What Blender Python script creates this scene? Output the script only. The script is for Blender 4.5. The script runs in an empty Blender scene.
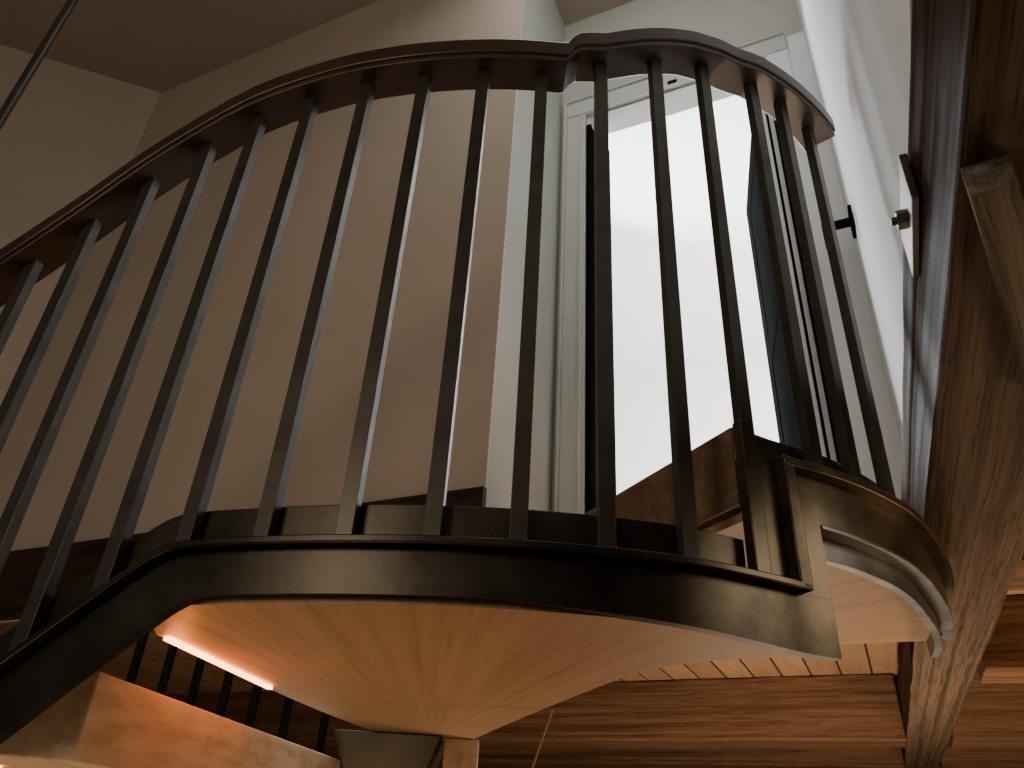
import bpy, bmesh, math, random
from mathutils import Vector, Matrix
random.seed(4)
E=1.6                      # eye height above lower floor
ANG=math.radians(26)
SA,CA=math.sin(ANG),math.cos(ANG)
def W(b,a): return (b*CA+a*SA, -b*SA+a*CA)
col=bpy.context.scene.collection

# ------------------------------------------------------------ materials
def newmat(n):
    m=bpy.data.materials.new(n); m.use_nodes=True
    nt=m.node_tree; return m,nt,nt.nodes['Principled BSDF']
def noise(nt,vec,scale,detail=6,rough=.6,dist=0):
    n=nt.nodes.new('ShaderNodeTexNoise'); n.inputs['Scale'].default_value=scale
    n.inputs['Detail'].default_value=detail; n.inputs['Roughness'].default_value=rough
    n.inputs['Distortion'].default_value=dist
    nt.links.new(vec,n.inputs['Vector']); return n
def ramp(nt,fac,stops):
    r=nt.nodes.new('ShaderNodeValToRGB')
    while len(r.color_ramp.elements)<len(stops): r.color_ramp.elements.new(.5)
    for e,(p,c) in zip(r.color_ramp.elements,stops):
        e.position=p; e.color=(*c,1)
    nt.links.new(fac,r.inputs['Fac']); return r
def mth(nt,op,a,b=None):
    n=nt.nodes.new('ShaderNodeMath'); n.operation=op
    for i,x in enumerate((a,b)):
        if x is None: continue
        if isinstance(x,(int,float)): n.inputs[i].default_value=x
        else: nt.links.new(x,n.inputs[i])
    return n.outputs[0]
def mapping(nt,scale,rot=(0,0,0),loc=(0,0,0)):
    t=nt.nodes.new('ShaderNodeTexCoord'); 
    src=t.outputs['Object']
    if any(rot):
        m0=nt.nodes.new('ShaderNodeMapping'); m0.inputs['Rotation'].default_value=rot
        nt.links.new(src,m0.inputs['Vector']); src=m0.outputs['Vector']
    m=nt.nodes.new('ShaderNodeMapping')
    m.inputs['Scale'].default_value=scale; m.inputs['Location'].default_value=loc
    nt.links.new(src,m.inputs['Vector']); return m.outputs['Vector']
def bump(nt,b,h,s,d=.01):
    n=nt.nodes.new('ShaderNodeBump'); n.inputs['Strength'].default_value=s; n.inputs['Distance'].default_value=d
    nt.links.new(h,n.inputs['Height']); nt.links.new(n.outputs['Normal'],b.inputs['Normal']); return n
def plaster(n,c,rough=.85):
    m,nt,b=newmat(n); v=mapping(nt,(1,1,1)); k=noise(nt,v,2.5,4)
    r=ramp(nt,k.outputs['Fac'],[(.3,tuple(x*.93 for x in c)),(.7,c)])
    nt.links.new(r.outputs['Color'],b.inputs['Base Color']); b.inputs['Roughness'].default_value=rough
    k2=noise(nt,v,180,2); bump(nt,b,k2.outputs['Fac'],.12,.002); return m
def wood(n,stops,scale,rot=(0,0,0),rough=.5,bs=.15,ns=3.0,spec=.5,rings=6,dist=.2,mixf=.5,cracks=0,radial=False,sheen=0):
    m,nt,b=newmat(n)
    if radial:      # boards fanning around the centre post (object origin at the post)
        t=nt.nodes.new('ShaderNodeTexCoord'); s=nt.nodes.new('ShaderNodeSeparateXYZ'); nt.links.new(t.outputs['Object'],s.inputs[0])
        ang=mth(nt,'ARCTAN2',s.outputs[0],mth(nt,'MULTIPLY',s.outputs[1],-1))
        ln=mth(nt,'SQRT',mth(nt,'ADD',mth(nt,'MULTIPLY',s.outputs[0],s.outputs[0]),mth(nt,'MULTIPLY',s.outputs[1],s.outputs[1])))
        c=nt.nodes.new('ShaderNodeCombineXYZ'); nt.links.new(mth(nt,'MULTIPLY',ang,scale[0]),c.inputs[0]); nt.links.new(mth(nt,'MULTIPLY',ln,scale[1]),c.inputs[1])
        v=c.outputs[0]
    else: v=mapping(nt,scale,rot)
    k=noise(nt,v,ns,3,.5,dist)
    sn=mth(nt,'PINGPONG',mth(nt,'MULTIPLY',k.outputs['Fac'],rings),1)
    f=noise(nt,v,ns*5,8,.7)
    mx=nt.nodes.new('ShaderNodeMix'); mx.data_type='FLOAT'; mx.inputs[0].default_value=mixf
    nt.links.new(sn,mx.inputs[2]); nt.links.new(f.outputs['Fac'],mx.inputs[3])
    r=ramp(nt,mx.outputs[0],stops); outc=r.outputs['Color']; h=mx.outputs[0]
    if cracks:
        c=noise(nt,v,ns*1.2,4,.6,.1)
        rc=ramp(nt,c.outputs['Fac'],[(.485,(1,1,1)),(.5,(0.03,)*3),(.515,(1,1,1))])
        cm=nt.nodes.new('ShaderNodeMix'); cm.data_type='RGBA'; cm.blend_type='MULTIPLY'; cm.inputs[0].default_value=cracks
        nt.links.new(outc,cm.inputs[6]); nt.links.new(rc.outputs['Color'],cm.inputs[7]); outc=cm.outputs[2]
    nt.links.new(outc,b.inputs['Base Color']); b.inputs['Roughness'].default_value=rough
    b.inputs['Specular IOR Level'].default_value=spec
    bn=bump(nt,b,h,bs,.004)
    if sheen:   # noise-masked gloss mixed in for a streaky sheen
        g=nt.nodes.new('ShaderNodeBsdfGlossy'); g.inputs['Roughness'].default_value=.38
        kk=noise(nt,v,ns*.35,5,.6); rk=ramp(nt,kk.outputs['Fac'],[(.38,(0,0,0)),(.72,(sheen,)*3)])
        ms=nt.nodes.new('ShaderNodeMixShader'); nt.links.new(rk.outputs['Color'],ms.inputs[0])
        nt.links.new(b.outputs[0],ms.inputs[1]); nt.links.new(g.outputs[0],ms.inputs[2])
        nt.links.new(ms.outputs[0],nt.nodes['Material Output'].inputs['Surface'])
    return m
def steel(n,c1,c2,met=.85,r0=.28,r1=.5,sc=9,c3=None,c4=None):
    m,nt,b=newmat(n); v=mapping(nt,(1,1,1)); k=noise(nt,v,sc,8,.65)
    r=ramp(nt,k.outputs['Fac'],[(.3,c1),(.75,c2)]); oc=r.outputs['Color']
    if c3:   # patina warms towards the step plate and upper landing
        r2=ramp(nt,k.outputs['Fac'],[(.3,c3),(.75,c4)])
        t=nt.nodes.new('ShaderNodeTexCoord'); s=nt.nodes.new('ShaderNodeSeparateXYZ'); nt.links.new(t.outputs['Object'],s.inputs[0])
        mr=nt.nodes.new('ShaderNodeMapRange'); mr.inputs['From Min'].default_value=.12; mr.inputs['From Max'].default_value=.47
        nt.links.new(s.outputs[0],mr.inputs['Value'])
        mc=nt.nodes.new('ShaderNodeMix'); mc.data_type='RGBA'; nt.links.new(mr.outputs[0],mc.inputs[0])
        nt.links.new(oc,mc.inputs[6]); nt.links.new(r2.outputs['Color'],mc.inputs[7]); oc=mc.outputs[2]
    nt.links.new(oc,b.inputs['Base Color']); b.inputs['Metallic'].default_value=met
    mr=nt.nodes.new('ShaderNodeMapRange'); mr.inputs['To Min'].default_value=r0; mr.inputs['To Max'].default_value=r1
    nt.links.new(k.outputs['Fac'],mr.inputs['Value']); nt.links.new(mr.outputs[0],b.inputs['Roughness'])
    k2=noise(nt,v,60,4); bump(nt,b,k2.outputs['Fac'],.08,.002); return m
def emit(n,c,s):
    m,nt,b=newmat(n); b.inputs['Base Color'].default_value=(*c,1)
    b.inputs['Emission Color'].default_value=(*c,1); b.inputs['Emission Strength'].default_value=s; return m

M_tan=plaster('cream_plaster',(.58,.49,.39))
M_grey=plaster('pale_grey_plaster',(.46,.46,.405))
M_white=plaster('white_plaster',(.82,.83,.83))
M_ceil=plaster('ceiling_plaster',(.37,.31,.24))
M_casing=plaster('painted_casing',(.54,.545,.50),.45)
M_bar=steel('baluster_steel',(.055,.048,.042),(.12,.105,.09),.6,.30,.46)
M_steel=steel('patinated_steel',(.030,.027,.023),(.085,.073,.057),.88,.26,.45,8,(.040,.034,.026),(.20,.160,.105))
M_pale=steel('brushed_pale_steel',(.14,.145,.15),(.30,.31,.32),.95,.32,.5,14)
M_black=steel('black_door_paint',(.006,.006,.006),(.010,.010,.010),.0,.8,.9)
M_black.node_tree.nodes['Principled BSDF'].inputs['Specular IOR Level'].default_value=0.0
M_soffit=wood('maple_soffit',[(.25,(.29,.165,.085)),(.5,(.43,.27,.15)),(.75,(.52,.345,.205))],(28,.8,1),(0,0,0),.45,.03,1.7,.35,2.5,.15,.65,0,True)
M_oak=wood('oak_tread_wood',[(.2,(.44,.34,.23)),(.5,(.60,.48,.34)),(.8,(.68,.56,.41))],(26,.45,26),(0,0,-.1),.8,.03,1.4,.12,3,.05)
M_cap=wood('dark_handrail_wood',[(.2,(.032,.019,.013)),(.6,(.048,.027,.018)),(.9,(.066,.034,.022))],(3,8,8),(0,0,0),.34,.02,3)
M_riser=wood('walnut_board',[(.2,(.15,.085,.045)),(.6,(.25,.15,.085)),(.9,(.33,.20,.12))],(14,1,14),(0,0,.45),.35,.05,2,.5,4)
M_dark=wood('dark_skirting_wood',[(.2,(.018,.011,.007)),(.7,(.05,.03,.019))],(1.5,8,8),(0,0,0),.6,.05,2,.2)
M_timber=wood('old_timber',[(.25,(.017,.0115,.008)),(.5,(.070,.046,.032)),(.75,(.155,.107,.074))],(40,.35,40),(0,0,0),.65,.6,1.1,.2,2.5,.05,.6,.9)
M_tside=wood('old_timber_darker_side',[(.25,(.016,.009,.006)),(.5,(.050,.028,.018)),(.75,(.10,.062,.040))],(26,.6,26),(0,0,0),.6,.4,1.2,0.0,3,.1,.6,.8,False,.10)  # darker version of the old timber for the beam's left face
M_joist=wood('joist_timber',[(.25,(.035,.017,.009)),(.5,(.11,.058,.031)),(.75,(.22,.128,.073))],(.5,30,30),(0,0,0),.65,.7,1.0,.2,2.5,.05,.65,.6)
M_grey_timber=wood('weathered_board',[(.25,(.07,.060,.050)),(.5,(.18,.155,.130)),(.75,(.30,.27,.235))],(30,1.0,30),(0,0,0),.8,.15,1.5,.1,3,.05,.6,.6)
M_led=emit('warm_led_emitter',(1,.24,.045),15)
M_cord=plaster('tan_cord',(.35,.26,.15))
M_planks,nt,b=newmat('pine_ceiling_planks')
v=mapping(nt,(1,1,1))
br=nt.nodes.new('ShaderNodeTexBrick'); mp=nt.nodes.new('ShaderNodeMapping'); mp.inputs['Rotation'].default_value=(0,0,math.pi/2)
nt.links.new(v,mp.inputs['Vector']); nt.links.new(mp.outputs[0],br.inputs['Vector'])
br.inputs['Scale'].default_value=1; br.inputs['Brick Width'].default_value=3.2; br.inputs['Row Height'].default_value=.15
br.inputs['Mortar Size'].default_value=.006; br.inputs['Color1'].default_value=(.34,.205,.115,1); br.inputs['Color2'].default_value=(.42,.27,.16,1)
br.inputs['Mortar'].default_value=(.05,.024,.010,1)
k=noise(nt,mapping(nt,(14,1,14)),2,7,.65)
mx=nt.nodes.new('ShaderNodeMix'); mx.data_type='RGBA'; mx.blend_type='MULTIPLY'; mx.inputs[0].default_value=.6
rr=ramp(nt,k.outputs['Fac'],[(.3,(.5,.42,.35)),(.7,(1,1,1))])
nt.links.new(br.outputs['Color'],mx.inputs[6]); nt.links.new(rr.outputs['Color'],mx.inputs[7])
nt.links.new(mx.outputs[2],b.inputs['Base Color']); b.inputs['Roughness'].default_value=.65

# ------------------------------------------------------------ mesh helpers
def finish(name,bm,mat,parent=None,smooth=False,bevel=0,loc=(0,0,0),rotz=0,segs=2):
    bmesh.ops.recalc_face_normals(bm,faces=bm.faces)
    me=bpy.data.meshes.new(name); bm.to_mesh(me); bm.free()
    o=bpy.data.objects.new(name,me); col.objects.link(o)
    o.location=loc; o.rotation_euler=(0,0,rotz)
    if mat: me.materials.append(mat)
    if parent: o.parent=parent
    if smooth:
        for p in me.polygons: p.use_smooth=True
        try: me.set_sharp_from_angle(angle=math.radians(35))
        except Exception: pass
    if bevel:
        m=o.modifiers.new('Bevel','BEVEL'); m.width=bevel; m.segments=segs; m.limit_method='ANGLE'
    return o
def addbox(bm,x0,x1,y0,y1,z0,z1):
    r=bmesh.ops.create_cube(bm,size=1)
    for vv in r['verts']:
        vv.co=Vector(((x0+x1)/2+vv.co.x*(x1-x0),(y0+y1)/2+vv.co.y*(y1-y0),(z0+z1)/2+vv.co.z*(z1-z0)))
    return r['verts']
def ab_boxes(name,boxes,mat,parent=None,bevel=0,rough=0,cuts=0):
    b0,b1,a0,a1,z0,z1=boxes[0]
    cb,ca,cz=(b0+b1)/2,(a0+a1)/2,(z0+z1)/2
    bm=bmesh.new()
    for (p,q,r,s,t,u) in boxes: addbox(bm,p-cb,q-cb,r-ca,s-ca,t-cz,u-cz)
    if cuts:
        lx,ly=b1-b0,a1-a0
        axis=Vector((1,0,0)) if lx>ly else Vector((0,1,0)); L=max(lx,ly)
        for i in range(1,cuts):
            c=axis*(-L/2+L*i/cuts)
            bmesh.ops.bisect_plane(bm,geom=bm.verts[:]+bm.edges[:]+bm.faces[:],plane_co=c,plane_no=axis)
        for vv in bm.verts:
            vv.co+=Vector([random.uniform(-rough,rough) for _ in range(3)])
    x,y=W(cb,ca)
    return finish(name,bm,mat,parent,False,bevel,(x,y,cz+E),-ANG)
def prism(name,pts,z0,z1,mat,parent=None,bevel=0,origin=None):
    bm=bmesh.new(); cx=sum(p[0] for p in pts)/len(pts); cy=sum(p[1] for p in pts)/len(pts)
    if origin: cx,cy=origin
    lo=[bm.verts.new((p[0]-cx,p[1]-cy,0)) for p in pts]; hi=[bm.verts.new((p[0]-cx,p[1]-cy,z1-z0)) for p in pts]
    bm.faces.new(lo[::-1]); bm.faces.new(hi)
    n=len(pts)
    for i in range(n): bm.faces.new((lo[i],lo[(i+1)%n],hi[(i+1)%n],hi[i]))
    return finish(name,bm,mat,parent,False,bevel,(cx,cy,z0+E))
def empty(name,loc):
    o=bpy.data.objects.new(name,None); o.location=loc; col.objects.link(o); return o
def keep(o,parent):
    o.parent=parent; o.matrix_parent_inverse=Matrix.Translation(-Vector(parent.location)); return o
def tag(o,label=None,cat=None,group=None,kind=None):
    if label:o['label']=label
    if cat:o['category']=cat
    if group:o['group']=group
    if kind:o['kind']=kind
    return o
def rod(name,p,q,r,mat,n=12):
    p=Vector(p);q=Vector(q);d=q-p
    bm=bmesh.new(); bmesh.ops.create_cone(bm,cap_ends=True,segments=n,radius1=r,radius2=r,depth=d.length)
    bmesh.ops.rotate(bm,verts=bm.verts,matrix=d.to_track_quat('Z','Y').to_matrix(),cent=(0,0,0))
    return finish(name,bm,mat,None,True,0,(p+q)/2)

# ------------------------------------------------------------ plan curve of the stair edge
CP=[(-1.40,1.36),(-1.28,1.32),(-1.08,1.262),(-.978,1.232),(-.877,1.203),(-.775,1.173),(-.667,1.143),(-.566,1.113),(-.455,1.082),(-.34,1.047),(-.22,1.018),
(-.095,1.000),(.02,.995),(.14,1.002),(.258,1.022),(.375,1.068),(.44,1.100),(.50,1.124),(.583,1.170),(.672,1.237),(.738,1.305),(.80,1.385),(.888,1.51),(.950,1.62),(.986,1.715),(.998,1.79)]
def cr(p0,p1,p2,p3,t):
    return tuple(.5*((2*b)+(c-a)*t+(2*a-5*b+4*c-d)*t*t+(-a+3*b-3*c+d)*t**3) for a,b,c,d in zip(p0,p1,p2,p3))
PATH=[]
for i in range(1,len(CP)-2):
    for k_ in range(10):
        PATH.append(cr(CP[i-1],CP[i],CP[i+1],CP[i+2],k_/10))
PATH.append(CP[-2])
XE=.983
def interp(x,tab):
    if x<=tab[0][0]: 
        (x0,y0),(x1,y1)=tab[0],tab[1]; return y0+(y1-y0)*(x-x0)/(x1-x0)
    for (x0,y0),(x1,y1) in zip(tab,tab[1:]):
        if x<=x1: return y0+(y1-y0)*(x-x0)/(x1-x0)
    return tab[-1][1]
def yat(x):
    x=min(max(x,PATH[0][0]),PATH[-1][0]-1e-7)
    for p,q in zip(PATH,PATH[1:]):
        if p[0]<=x<=q[0]:
            t=(x-p[0])/(q[0]-p[0]); return p[1]+(q[1]-p[1])*t
def nrm(x):
    x=min(max(x,PATH[0][0]+.016),PATH[-1][0]-.016)
    y0,y1=yat(x-.015),yat(x+.015); d=Vector((.03,y1-y0)).normalized(); return Vector((d.y,-d.x))
def ribbon(name,x0,x1,o0,o1,zlo,zhi,mat,parent,bevel=.0015):
    xs=[x0]+[p[0] for p in PATH if x0+.002<p[0]<x1-.002]+[x1]
    bm=bmesh.new(); rings=[]
    for x in xs:
        P=Vector((x,yat(x))); n=nrm(x)
        a=P+n*o0;b_=P+n*o1; zl=zlo(x) if callable(zlo) else zlo; zh=zhi(x) if callable(zhi) else zhi
        rings.append([bm.verts.new((a.x,a.y,zl+E)),bm.verts.new((b_.x,b_.y,zl+E)),bm.verts.new((b_.x,b_.y,zh+E)),bm.verts.new((a.x,a.y,zh+E))])
    for r,s in zip(rings,rings[1:]):
        for i in range(4): bm.faces.new((r[i],r[(i+1)%4],s[(i+1)%4],s[i]))
    bm.faces.new(rings[0]); bm.faces.new(rings[-1][::-1])
    o=finish(name,bm,mat,None,True,bevel)
    if parent: keep(o,parent)
    return o

SL=.80
def soft(d,w=.014): return w*math.log1p(math.exp(max(min(d/w,40),-40)))
def slope(z,xk,s=SL): return lambda x: z-s*soft(xk-x)
ledge_hi=slope(.357,-.47); ledge_lo=slope(.346,-.47)
band_hi=slope(.416,-.50)
def fas_lo(x): return .282-.84*soft(-.43-x)-.020*min(max((x-0)/.40,0),1)
UL=.556; UB=.606; UF=.462
RAIL=[(-1.28,.71),(-1.08,.878),(-.978,.963),(-.877,1.053),(-.775,1.150),(-.715,1.201),(-.667,1.236),(-.615,1.270),(-.566,1.296),(-.51,1.317),(-.455,1.330),(-.40,1.337),(-.34,1.340),(.058,1.336),(.070,1.338),(.080,1.362),(.092,1.376),(.14,1.386),(.258,1.448),(.33,1.486),(.40,1.508),(.50,1.523),(2,1.528)]
rz=lambda x: interp(x,RAIL)

stair=empty('spiral_staircase',(-.2,2.42,0))
tag(stair,'curved blackened-steel spiral staircase with wood landing soffit and bar railing','staircase')
st=ribbon('stringer',-1.28,.486,-.012,.006,fas_lo,lambda x:ledge_lo(x),M_steel,stair,0)
tag(st,'dark blackened steel curved stringer plate turning bronze near the step')
def child(o):
    o.parent=st; return o
child(ribbon('curb_plate',-1.28,.36,-.030,-.014,lambda x:ledge_lo(x),band_hi,M_steel,None))
child(ribbon('ledge',-1.28,.438,-.030,.026,ledge_lo,ledge_hi,M_steel,None,.002))
o=child(ribbon('step_plate',.362,.486,-.012,.006,.345,UL,M_steel,None,0)); tag(o,'bronze-toned steel plate joining the two landing levels')
child(ribbon('ledge',.416,.438,.005,.026,.346,UL,M_steel,None,.002))
child(ribbon('ledge',.416,XE,-.030,.028,UL-.014,UL,M_steel,None,.002))
child(ribbon('curb_plate',.362,XE,-.030,-.014,UL-.01,UB,M_steel,None))
o=child(ribbon('upper_fascia',.486,XE,-.012,.006,UF,UL-.013,M_steel,None,0)); tag(o,'bronze-toned curved steel fascia')
o=child(ribbon('flange',.488,XE,-.034,.008,UF-.006,UF,M_pale,None,.001))
lip=child(ribbon('lip_plate',.488,XE,-.036,-.020,UF-.042,UF-.006,M_pale,None,.001)); tag(lip,'brushed grey steel lip plate with small holes')
for hx in (.930,.958):
    P=Vector((hx,yat(hx)))+nrm(hx)*(-.0195); n=nrm(hx)
    o=rod('bolt_or_hole',(P.x,P.y,E+UF-.024),(P.x+n.x*.0015,P.y+n.y*.0015,E+UF-.024),.004,M_black,12); o.parent=st  # dark discs standing in for the lip plate's holes
child(ribbon('end_plate',.358,.382,-.010,.010,.356,UB+.002,M_steel,None,.0015))
# handrail
hr=ribbon('handrail',-1.28,.712,-.034,.042,lambda x:rz(x),lambda x:rz(x)+.014,M_cap,stair,.002)
cap=ribbon('rail_cap',-1.28,.712,-.038,.046,lambda x:rz(x)+.014,lambda x:rz(x)+.054,M_cap,None,.003)
cap.parent=hr; tag(cap,'dark reddish-brown flat handrail cap')
BX=[(-1.08,0),(-.978,0),(-.877,0),(-.775,0),(-.667,0),(-.566,0),(-.455,0),(-.335,0),(-.215,0),(-.095,0),(.021,0),(.141,0),(.258,0),(.372,0),(.500,1),(.583,1),(.672,1)]
for x,up in BX:
    P=Vector((x,yat(x))); n=nrm(x); zb=UL if up else ledge_hi(x); zt=rz(x)+.003
    h=.0120
    bm=bmesh.new(); addbox(bm,-h,h,-h*.8,h*.8,0,zt-zb)
    if x<-.48:
        for vv in bm.verts: vv.co.z+=SL*vv.co.x
    o=finish('baluster',bm,M_bar,None,False,.0006,(P.x,P.y,zb+E),math.atan2(n.x,-n.y))
    keep(o,stair)
def qb(p0,p1,p2,n=10): return [tuple((1-t)**2*a+2*t*(1-t)*b_+t*t*c for a,b_,c in zip(p0,p1,p2)) for t in [i/n for i in range(1,n+1)]]
POST=(-.18,2.44)
rim=[(p[0],p[1]+.010) for p in PATH if -.50<p[0]<.475]
low=rim+[(.478,1.165)]+qb((.478,1.165),(.30,1.19),(.225,1.38),12)+qb((.225,1.38),(.10,1.78),(-.055,2.38),12)+[(-.27,2.46)]+qb((-.27,2.46),(-.41,2.05),(-.475,1.69),10)+[(-.545,1.28)]
o=keep(prism('soffit',low,.274,.298,M_soffit,None,0,POST),stair); tag(o,'warm maple panel under the landing tapering to the post')
rim2=[(p[0],p[1]+.04) for p in PATH if -.49<p[0]<.345]
low2=rim2+[(.36,1.22),(.27,1.28),(.18,1.42),(.07,1.80),(-.10,2.34),(-.26,2.42),(-.37,2.0),(-.45,1.69),(-.52,1.30)]
keep(prism('landing_slab',low2,.299,.385,M_oak),stair)
rimu=[(p[0]-.012,p[1]+.016) for p in PATH if .376<p[0]<.976]
up=rimu+[W(.14,1.96),W(-.9,1.96),(-.02,2.02),(.18,1.48)]
o=keep(prism('soffit',up,.456,.472,M_soffit,None,0,POST),stair); tag(o,'warm maple panel under the upper landing')
rimv=[(p[0]-.02,p[1]+.045) for p in PATH if .39<p[0]<.94]
upv=rimv+[W(.11,1.94),W(-.86,1.94),(.0,2.0),(.20,1.48)]
keep(prism('landing_slab',upv,.473,.585,M_oak),stair)
A0=Vector((.372,1.086)); A1=Vector((-.04,1.95)); d=(A1-A0).normalized(); nn=Vector((-d.y,d.x))
pts=[A0,A1,A1+nn*.02,A0+nn*.02]
o=keep(prism('riser',[tuple(p) for p in pts],.473,.606,M_riser,None,.001),stair); tag(o,'walnut-brown riser board')
tr=[(-.575,1.200),(-.665,1.165),(-.85,1.215),(-.50,2.52),(-.365,2.55)]
keep(prism('tread',tr,.080,.200,M_oak,None,.003),stair)
tr=[(-.83,1.21),(-1.14,1.30),(-.60,2.55),(-.50,2.53)]
keep(prism('tread',tr,-.11,-.005,M_oak,None,.003),stair)
def strip(p,q,z,w=.0055):
    p=Vector(p);q=Vector(q);d=(q-p).normalized();n=Vector((-d.y,d.x))*w
    o=keep(prism('led_strip',[tuple(p-n),tuple(q-n),tuple(q+n),tuple(p+n)],z-.006,z,M_led),stair); tag(o,'glowing warm orange light strip')
strip((-.528,1.285),(-.457,1.69),.273)
strip((-.80,1.24),(-.765,1.37),.079)
bm=bmesh.new(); addbox(bm,-.10,.10,-.10,.10,0,E+.15)
r=bmesh.ops.create_cone(bm,cap_ends=True,segments=4,radius1=.14,radius2=.21,depth=.13)
bmesh.ops.rotate(bm,verts=r['verts'],matrix=Matrix.Rotation(math.pi/4,3,'Z'),cent=(0,0,0))
bmesh.ops.translate(bm,verts=r['verts'],vec=(0,0,E+.207))
keep(finish('column',bm,M_steel,None,False,.003,(-.28,2.44,0)),stair)
o=keep(prism('post',[(-.125,2.34),(-.03,2.34),(-.03,2.44),(-.125,2.44)],-E,.273,M_oak,None,.003),stair); tag(o,'light oak square post')
o=keep(rod('pull_cord',(.13,1.75,E+.274),(.075,1.98,E+.10),.0025,M_cord,8),stair); tag(o,'thin tan cord hanging below the landing')

rr_=empty('stair_railing',(-1.0,3.2,0)); tag(rr_,'dark steel bar railing of the lower flight behind the staircase','railing')
for az in (-.44,-.40,-.3617,-.323,-.286,-.245,-.198):
    bm=bmesh.new(); addbox(bm,-.014,.014,-.014,.014,0,.89)
    keep(finish('baluster',bm,M_black,None,False,.002,(az*3.2,3.2,E+.025)),rr_)
bm=bmesh.new(); addbox(bm,-.46,.46,-.02,.02,-.012,.012); keep(finish('bottom_rail',bm,M_black,None,False,.002,(-1.02,3.2,E+.012)),rr_)
bm=bmesh.new(); addbox(bm,-.46,.46,-.025,.025,-.0,.025); keep(finish('top_rail',bm,M_black,None,False,.002,(-1.02,3.2,E+.893)),rr_)

o=rod('suspension_rod',(-1.49,1.5,E+.0),(-1.465,1.5,E+3.6),.013,M_bar); tag(o,'slim dark steel rod running up to the ceiling','rod')

# ------------------------------------------------------------ timbers
DEL=.026
bmo=ab_boxes('timber_beam',[(.151,.352,-1.5,8.0,.62,.845)],M_timber,None,.006,.003,60); tag(bmo,'large dark hewn timber beam with checked brown face','beam')
x,y=W((.151+.352)/2-DEL*(3.25-.9),3.25); bmo.location=(x,y,bmo.location.z); bmo.rotation_euler=(0,0,-ANG+DEL)
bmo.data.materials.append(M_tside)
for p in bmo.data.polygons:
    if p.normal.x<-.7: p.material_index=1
BI=(Matrix.Translation(bmo.location)@Matrix.Rotation(-ANG+DEL,4,'Z')).inverted()
for i,a in enumerate((4.6,5.75,6.9)):
    sh=DEL*(a-.9)
    for (b0,b1) in ((-6.0,.149-sh),(.356-sh,3.2)):
        o=ab_boxes('ceiling_joist',[(b0,b1,a,a+.33,.60,.918)],M_joist,None,.010,.005,30); tag(o,'rough brown timber joist carrying the plank ceiling','joist','timber joists under the plank ceiling')
for a in (2.1,3.3):
    o=ab_boxes('ceiling_joist',[(.335,3.2,a,a+.25,.66,.918)],M_joist,None,.006,.004,16); tag(o,'rough brown timber joist carrying the plank ceiling','joist','timber joists under the plank ceiling')
p=Vector((.434,.50));q=Vector((.717,.865));d=(q-p).normalized();p=p+d*.035;L=.50
bm=bmesh.new(); addbox(bm,-.018,.024,-.0,L,0,.045)
o=finish('brace_board',bm,M_grey_timber,None,False,.002,(p.x,p.y,E+.580),-math.atan2(d.x,d.y)); o['label']='weathered pale board fixed beneath the timber'
o.parent=bmo; o.matrix_parent_inverse=BI
bm=bmesh.new(); addbox(bm,-.005,.005,-.085,.085,-.040,.040)
x,y=W(.144,.93)
sp=finish('steel_strap',bm,M_bar,None,False,.002,(x,y,E+.785),-ANG); tag(sp,'dark steel strap plate bolted to the timber beam','strap')
bm=bmesh.new(); r=bmesh.ops.create_cone(bm,cap_ends=True,segments=6,radius1=.014,radius2=.014,depth=.012)
bmesh.ops.rotate(bm,verts=bm.verts,matrix=Matrix.Rotation(math.pi/2,3,'Y'),cent=(0,0,0))
bmesh.ops.translate(bm,verts=bm.verts,vec=(-.011,0,0))
r=bmesh.ops.create_cone(bm,cap_ends=True,segments=12,radius1=.006,radius2=.006,depth=.008)
bmesh.ops.rotate(bm,verts=r['verts'],matrix=Matrix.Rotation(math.pi/2,3,'Y'),cent=(0,0,0))
bmesh.ops.translate(bm,verts=r['verts'],vec=(-.020,0,0))
bo=finish('bolt_or_hole',bm,M_bar); bo.parent=sp; 

# ------------------------------------------------------------ structure
CZ=3.6
S=lambda o:tag(o,kind='structure')
S(ab_boxes('wall_left',[(-3.8,-.90,1.72,1.735,.60,CZ)],M_tan))
S(ab_boxes('trim_1',[(-3.25,-.895,1.70,1.72,.60,.85)],M_dark))
S(ab_boxes('wall_return',[(-1.02,-.90,1.736,2.2,.60,CZ)],M_grey))
DO0,DO1,DH=-.783,.0,2.86
S(ab_boxes('wall_back',[(-1.02,DO0,2.2,2.32,.56,CZ),(DO0,DO1,2.2,2.32,DH,CZ),(DO1,.16,2.2,2.32,.56,CZ)],M_grey))
S(ab_boxes('wall_right',[(.16,.30,-1.5,2.32,.85,CZ)],M_white))
S(ab_boxes('wall_front',[(.36,3.2,-1.5,-1.3,-E,CZ)],M_tan))
S(ab_boxes('trim_2',[(DO0-.085,DO0,2.18,2.2,.9,DH+.09),(DO0-.085,DO1+.085,2.175,2.2,DH,DH+.09),
   (DO0-.095,DO0-.085,2.165,2.2,.9,DH+.1),(DO0-.02,DO0-.012,2.17,2.2,.9,DH),(DO0-.095,DO1+.085,2.165,2.2,DH+.09,DH+.10),
   (DO0,DO0+.012,2.2,2.32,2.80,DH),(DO0,DO1,2.2,2.32,DH-.012,DH)],M_casing,None,.002))
S(ab_boxes('trim_6',[(DO1,DO1+.085,2.18,2.2,.56,DH+.09),(DO1+.085,.16,2.19,2.2,.56,DH+.09)],M_white,None,.001))
S(ab_boxes('trim_3',[(DO0,DO0+.022,2.195,2.33,.9,2.80),(DO1-.014,DO1,2.205,2.24,.9,2.84)],M_black,None,.002))
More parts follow.
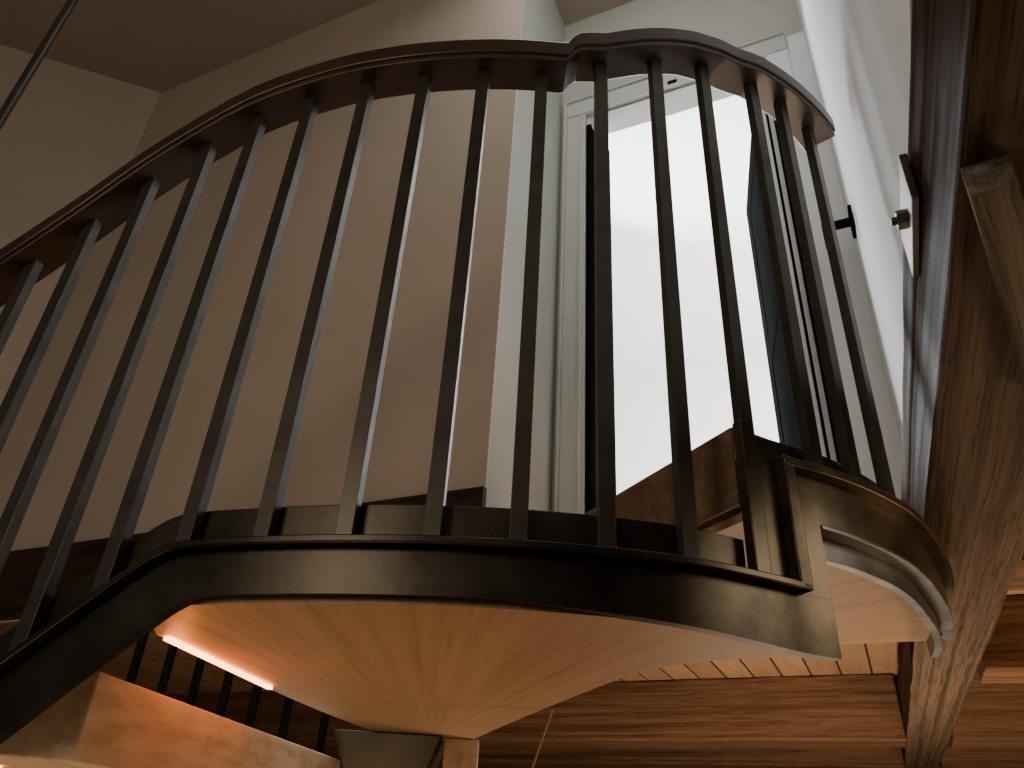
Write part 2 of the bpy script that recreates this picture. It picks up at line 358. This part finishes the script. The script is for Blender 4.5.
def wallpp(name,p,q,z0,z1,t,mat):
    p=Vector(p);q=Vector(q);d=(q-p).normalized();n=Vector((-d.y,d.x))*t
    return S(prism(name,[tuple(p),tuple(q),tuple(q+n),tuple(p+n)],z0,z1,mat))
wallpp('wall_corner',(-1.95,2.985),(-5.3,1.90),-E,CZ,-.12,M_tan)
S(prism('ceiling',[(-5.5,-2.5),(3.5,-2.5),(3.5,2.0),W(.3,2.32),W(-3.1,2.32),(-5.5,3.6)],CZ,CZ+.1,M_ceil))
S(ab_boxes('ceiling_planks',[(-6,3.2,2.36,8,.919,.95)],M_planks))
S(ab_boxes('ceiling_planks_side',[(.36,3.2,-1.3,2.35,.919,.95)],M_planks))
S(prism('floor',[(-7,-3),(8,-3),(8,11),(-7,11)],-E-.1,-E,M_oak))
S(ab_boxes('wall_far',[(-6,3.2,8,8.1,-E,.95)],M_tan))
S(ab_boxes('wall_side',[(3.2,3.3,-1.3,8,-E,3.6)],M_tan))
S(ab_boxes('wall_lower',[(-6.1,-6,2.4,8,-E,.95)],M_tan))
S(ab_boxes('floor_upper',[(-3,1.6,2.36,5.6,.951,.99)],M_white))
S(ab_boxes('wall_beyond',[(-3,1.6,5.5,5.6,.99,CZ),(-3.1,-3,2.32,5.6,.99,CZ),(1.6,1.7,2.32,5.6,.99,CZ)],M_white))
S(ab_boxes('ceiling_beyond',[(-3.1,1.7,2.321,5.6,CZ+.0,CZ+.1)],M_white))
def leaf(name,hx,hy,az,w,z0,z1,label):
    bm=bmesh.new(); H=z1-z0; t=.02; s=.11
    addbox(bm,-t,t,0,s,0,H); addbox(bm,-t,t,w-s,w,0,H)
    addbox(bm,-t,t,s,w-s,0,.2); addbox(bm,-t,t,s,w-s,H-.12,H); addbox(bm,-t,t,s,w-s,.85,.97)
    o=finish(name,bm,M_black,None,False,.002,(hx,hy,z0+E),-az); S(o); o['label']=label
    bm=bmesh.new(); addbox(bm,-.016,.016,s,w-s,.2,.85); addbox(bm,-.016,.016,s,w-s,.97,H-.12)
    g=finish('panel',bm,M_black); g.parent=o
    return o
x,y=W(DO1-.065,2.37); leaf('door_1',x,y,math.radians(13.8),.66,.995,2.82,'black panelled door standing open')
x,y=W(DO0+.040,2.345); leaf('door_2',x,y,math.radians(8.0),.62,.995,2.78,'black panelled door folded back')
S(ab_boxes('trim_4',[(DO1-.030,DO1-.014,2.245,2.32,.9,2.84),(DO1-.055,DO1-.040,2.26,2.32,.9,2.84)],M_white,None,.001))
S(ab_boxes('trim_5',[(DO1-.040,DO1-.030,2.255,2.31,.9,2.84)],M_black,None,.001))
x,y=W(.16,2.00)
bm=bmesh.new(); addbox(bm,-.010,0,-.03,.03,-.045,.045); addbox(bm,-.075,-.010,-.011,.011,-.011,.011); addbox(bm,-.092,-.064,-.015,.015,-.075,.011); 
o=finish('wall_bracket',bm,M_black,None,False,.002,(x,y,E+1.725),-ANG); tag(o,'small black metal bracket on the white wall','bracket')
bm=bmesh.new(); addbox(bm,-.020,.020,-.003,0,-.009,.009)
x,y=W(-.385,2.1745); o=finish('door_label',bm,M_black,None,False,0,(x,y,E+2.876),-ANG); tag(o,'tiny dark plate on the door casing head','plate')

# ------------------------------------------------------------ lights
def area(name,loc,target,size,power,color):
    l=bpy.data.lights.new(name,'AREA'); l.energy=power; l.color=color; l.size=size
    o=bpy.data.objects.new(name,l); col.objects.link(o); o.location=loc
    o.rotation_euler=(Vector(target)-Vector(loc)).to_track_quat('-Z','Y').to_euler(); return o
x,y=W(-1.55,3.5); tx,ty=W(.16,1.55)
area('daylight_window',(x,y,E+2.45),(tx,ty,E+2.1),1.8,190,(.94,.97,1))
x,y=W(.9,3.0); tx,ty=W(-.2,5.5)
area('room_fill',(x,y,E+1.9),(tx,ty,E+1.9),1.2,170,(1,.99,.98))  # unseen lamp added to whiten the room beyond the door
x,y=W(-.55,1.15); tx,ty=W(.15,2.15)
area('hall_cool_fill',(x,y,E+3.45),(tx,ty,E+1.5),.5,7,(.94,.97,1))  # added cool lamp lighting the door wall from the front; no skylight built
area('warm_room_fill',(-1.6,-1.2,E+1.0),(-.6,1.8,E+1.5),.7,16,(1,.80,.58))  # unseen warm fill added to brighten the cream wall
area('warm_under_lamp',(-.50,1.15,E-.7),(-.45,1.45,E+.3),.35,2.4,(1,.69,.42))
area('warm_strip_glow',(-.58,1.46,E+.215),(-.40,1.48,E+.275),.06,.45,(1,.25,.04))
area('plate_glint_fill',(1.45,.58,E+.80),(.45,1.1,E+.45),.45,3.6,(1,.86,.64))  # lamp added out of view to raise a golden highlight on the step plate
x,y=W(-.3,3.4)
area('warm_lower_fill',(x,y,E-1.0),(x,y+.5,E+.6),.8,46,(1,.76,.52))  # added to lift joists and planks from below; no fixture here
x,y=W(1.5,2.6)
area('warm_side_fill',(x,y,E-.8),(x,y+.6,E+.8),.6,26,(1,.62,.32))  # extra source added for the orange glow on the far right ceiling
w=bpy.data.worlds.new('World'); bpy.context.scene.world=w; w.use_nodes=True
w.node_tree.nodes['Background'].inputs['Color'].default_value=(.9,.84,.76,1); w.node_tree.nodes['Background'].inputs['Strength'].default_value=.08

# ------------------------------------------------------------ camera
c=bpy.data.cameras.new('Camera'); c.sensor_width=36; c.lens=36*770/1024; c.clip_start=.01
co=bpy.data.objects.new('Camera',c); col.objects.link(co)
R=Matrix(((.9981,-.0622,0),(-.0325,-.5221,-.8523),(.0530,.8506,-.5231)))
co.matrix_world=Matrix.Translation((0,0,E))@R.to_4x4()
bpy.context.scene.camera=co
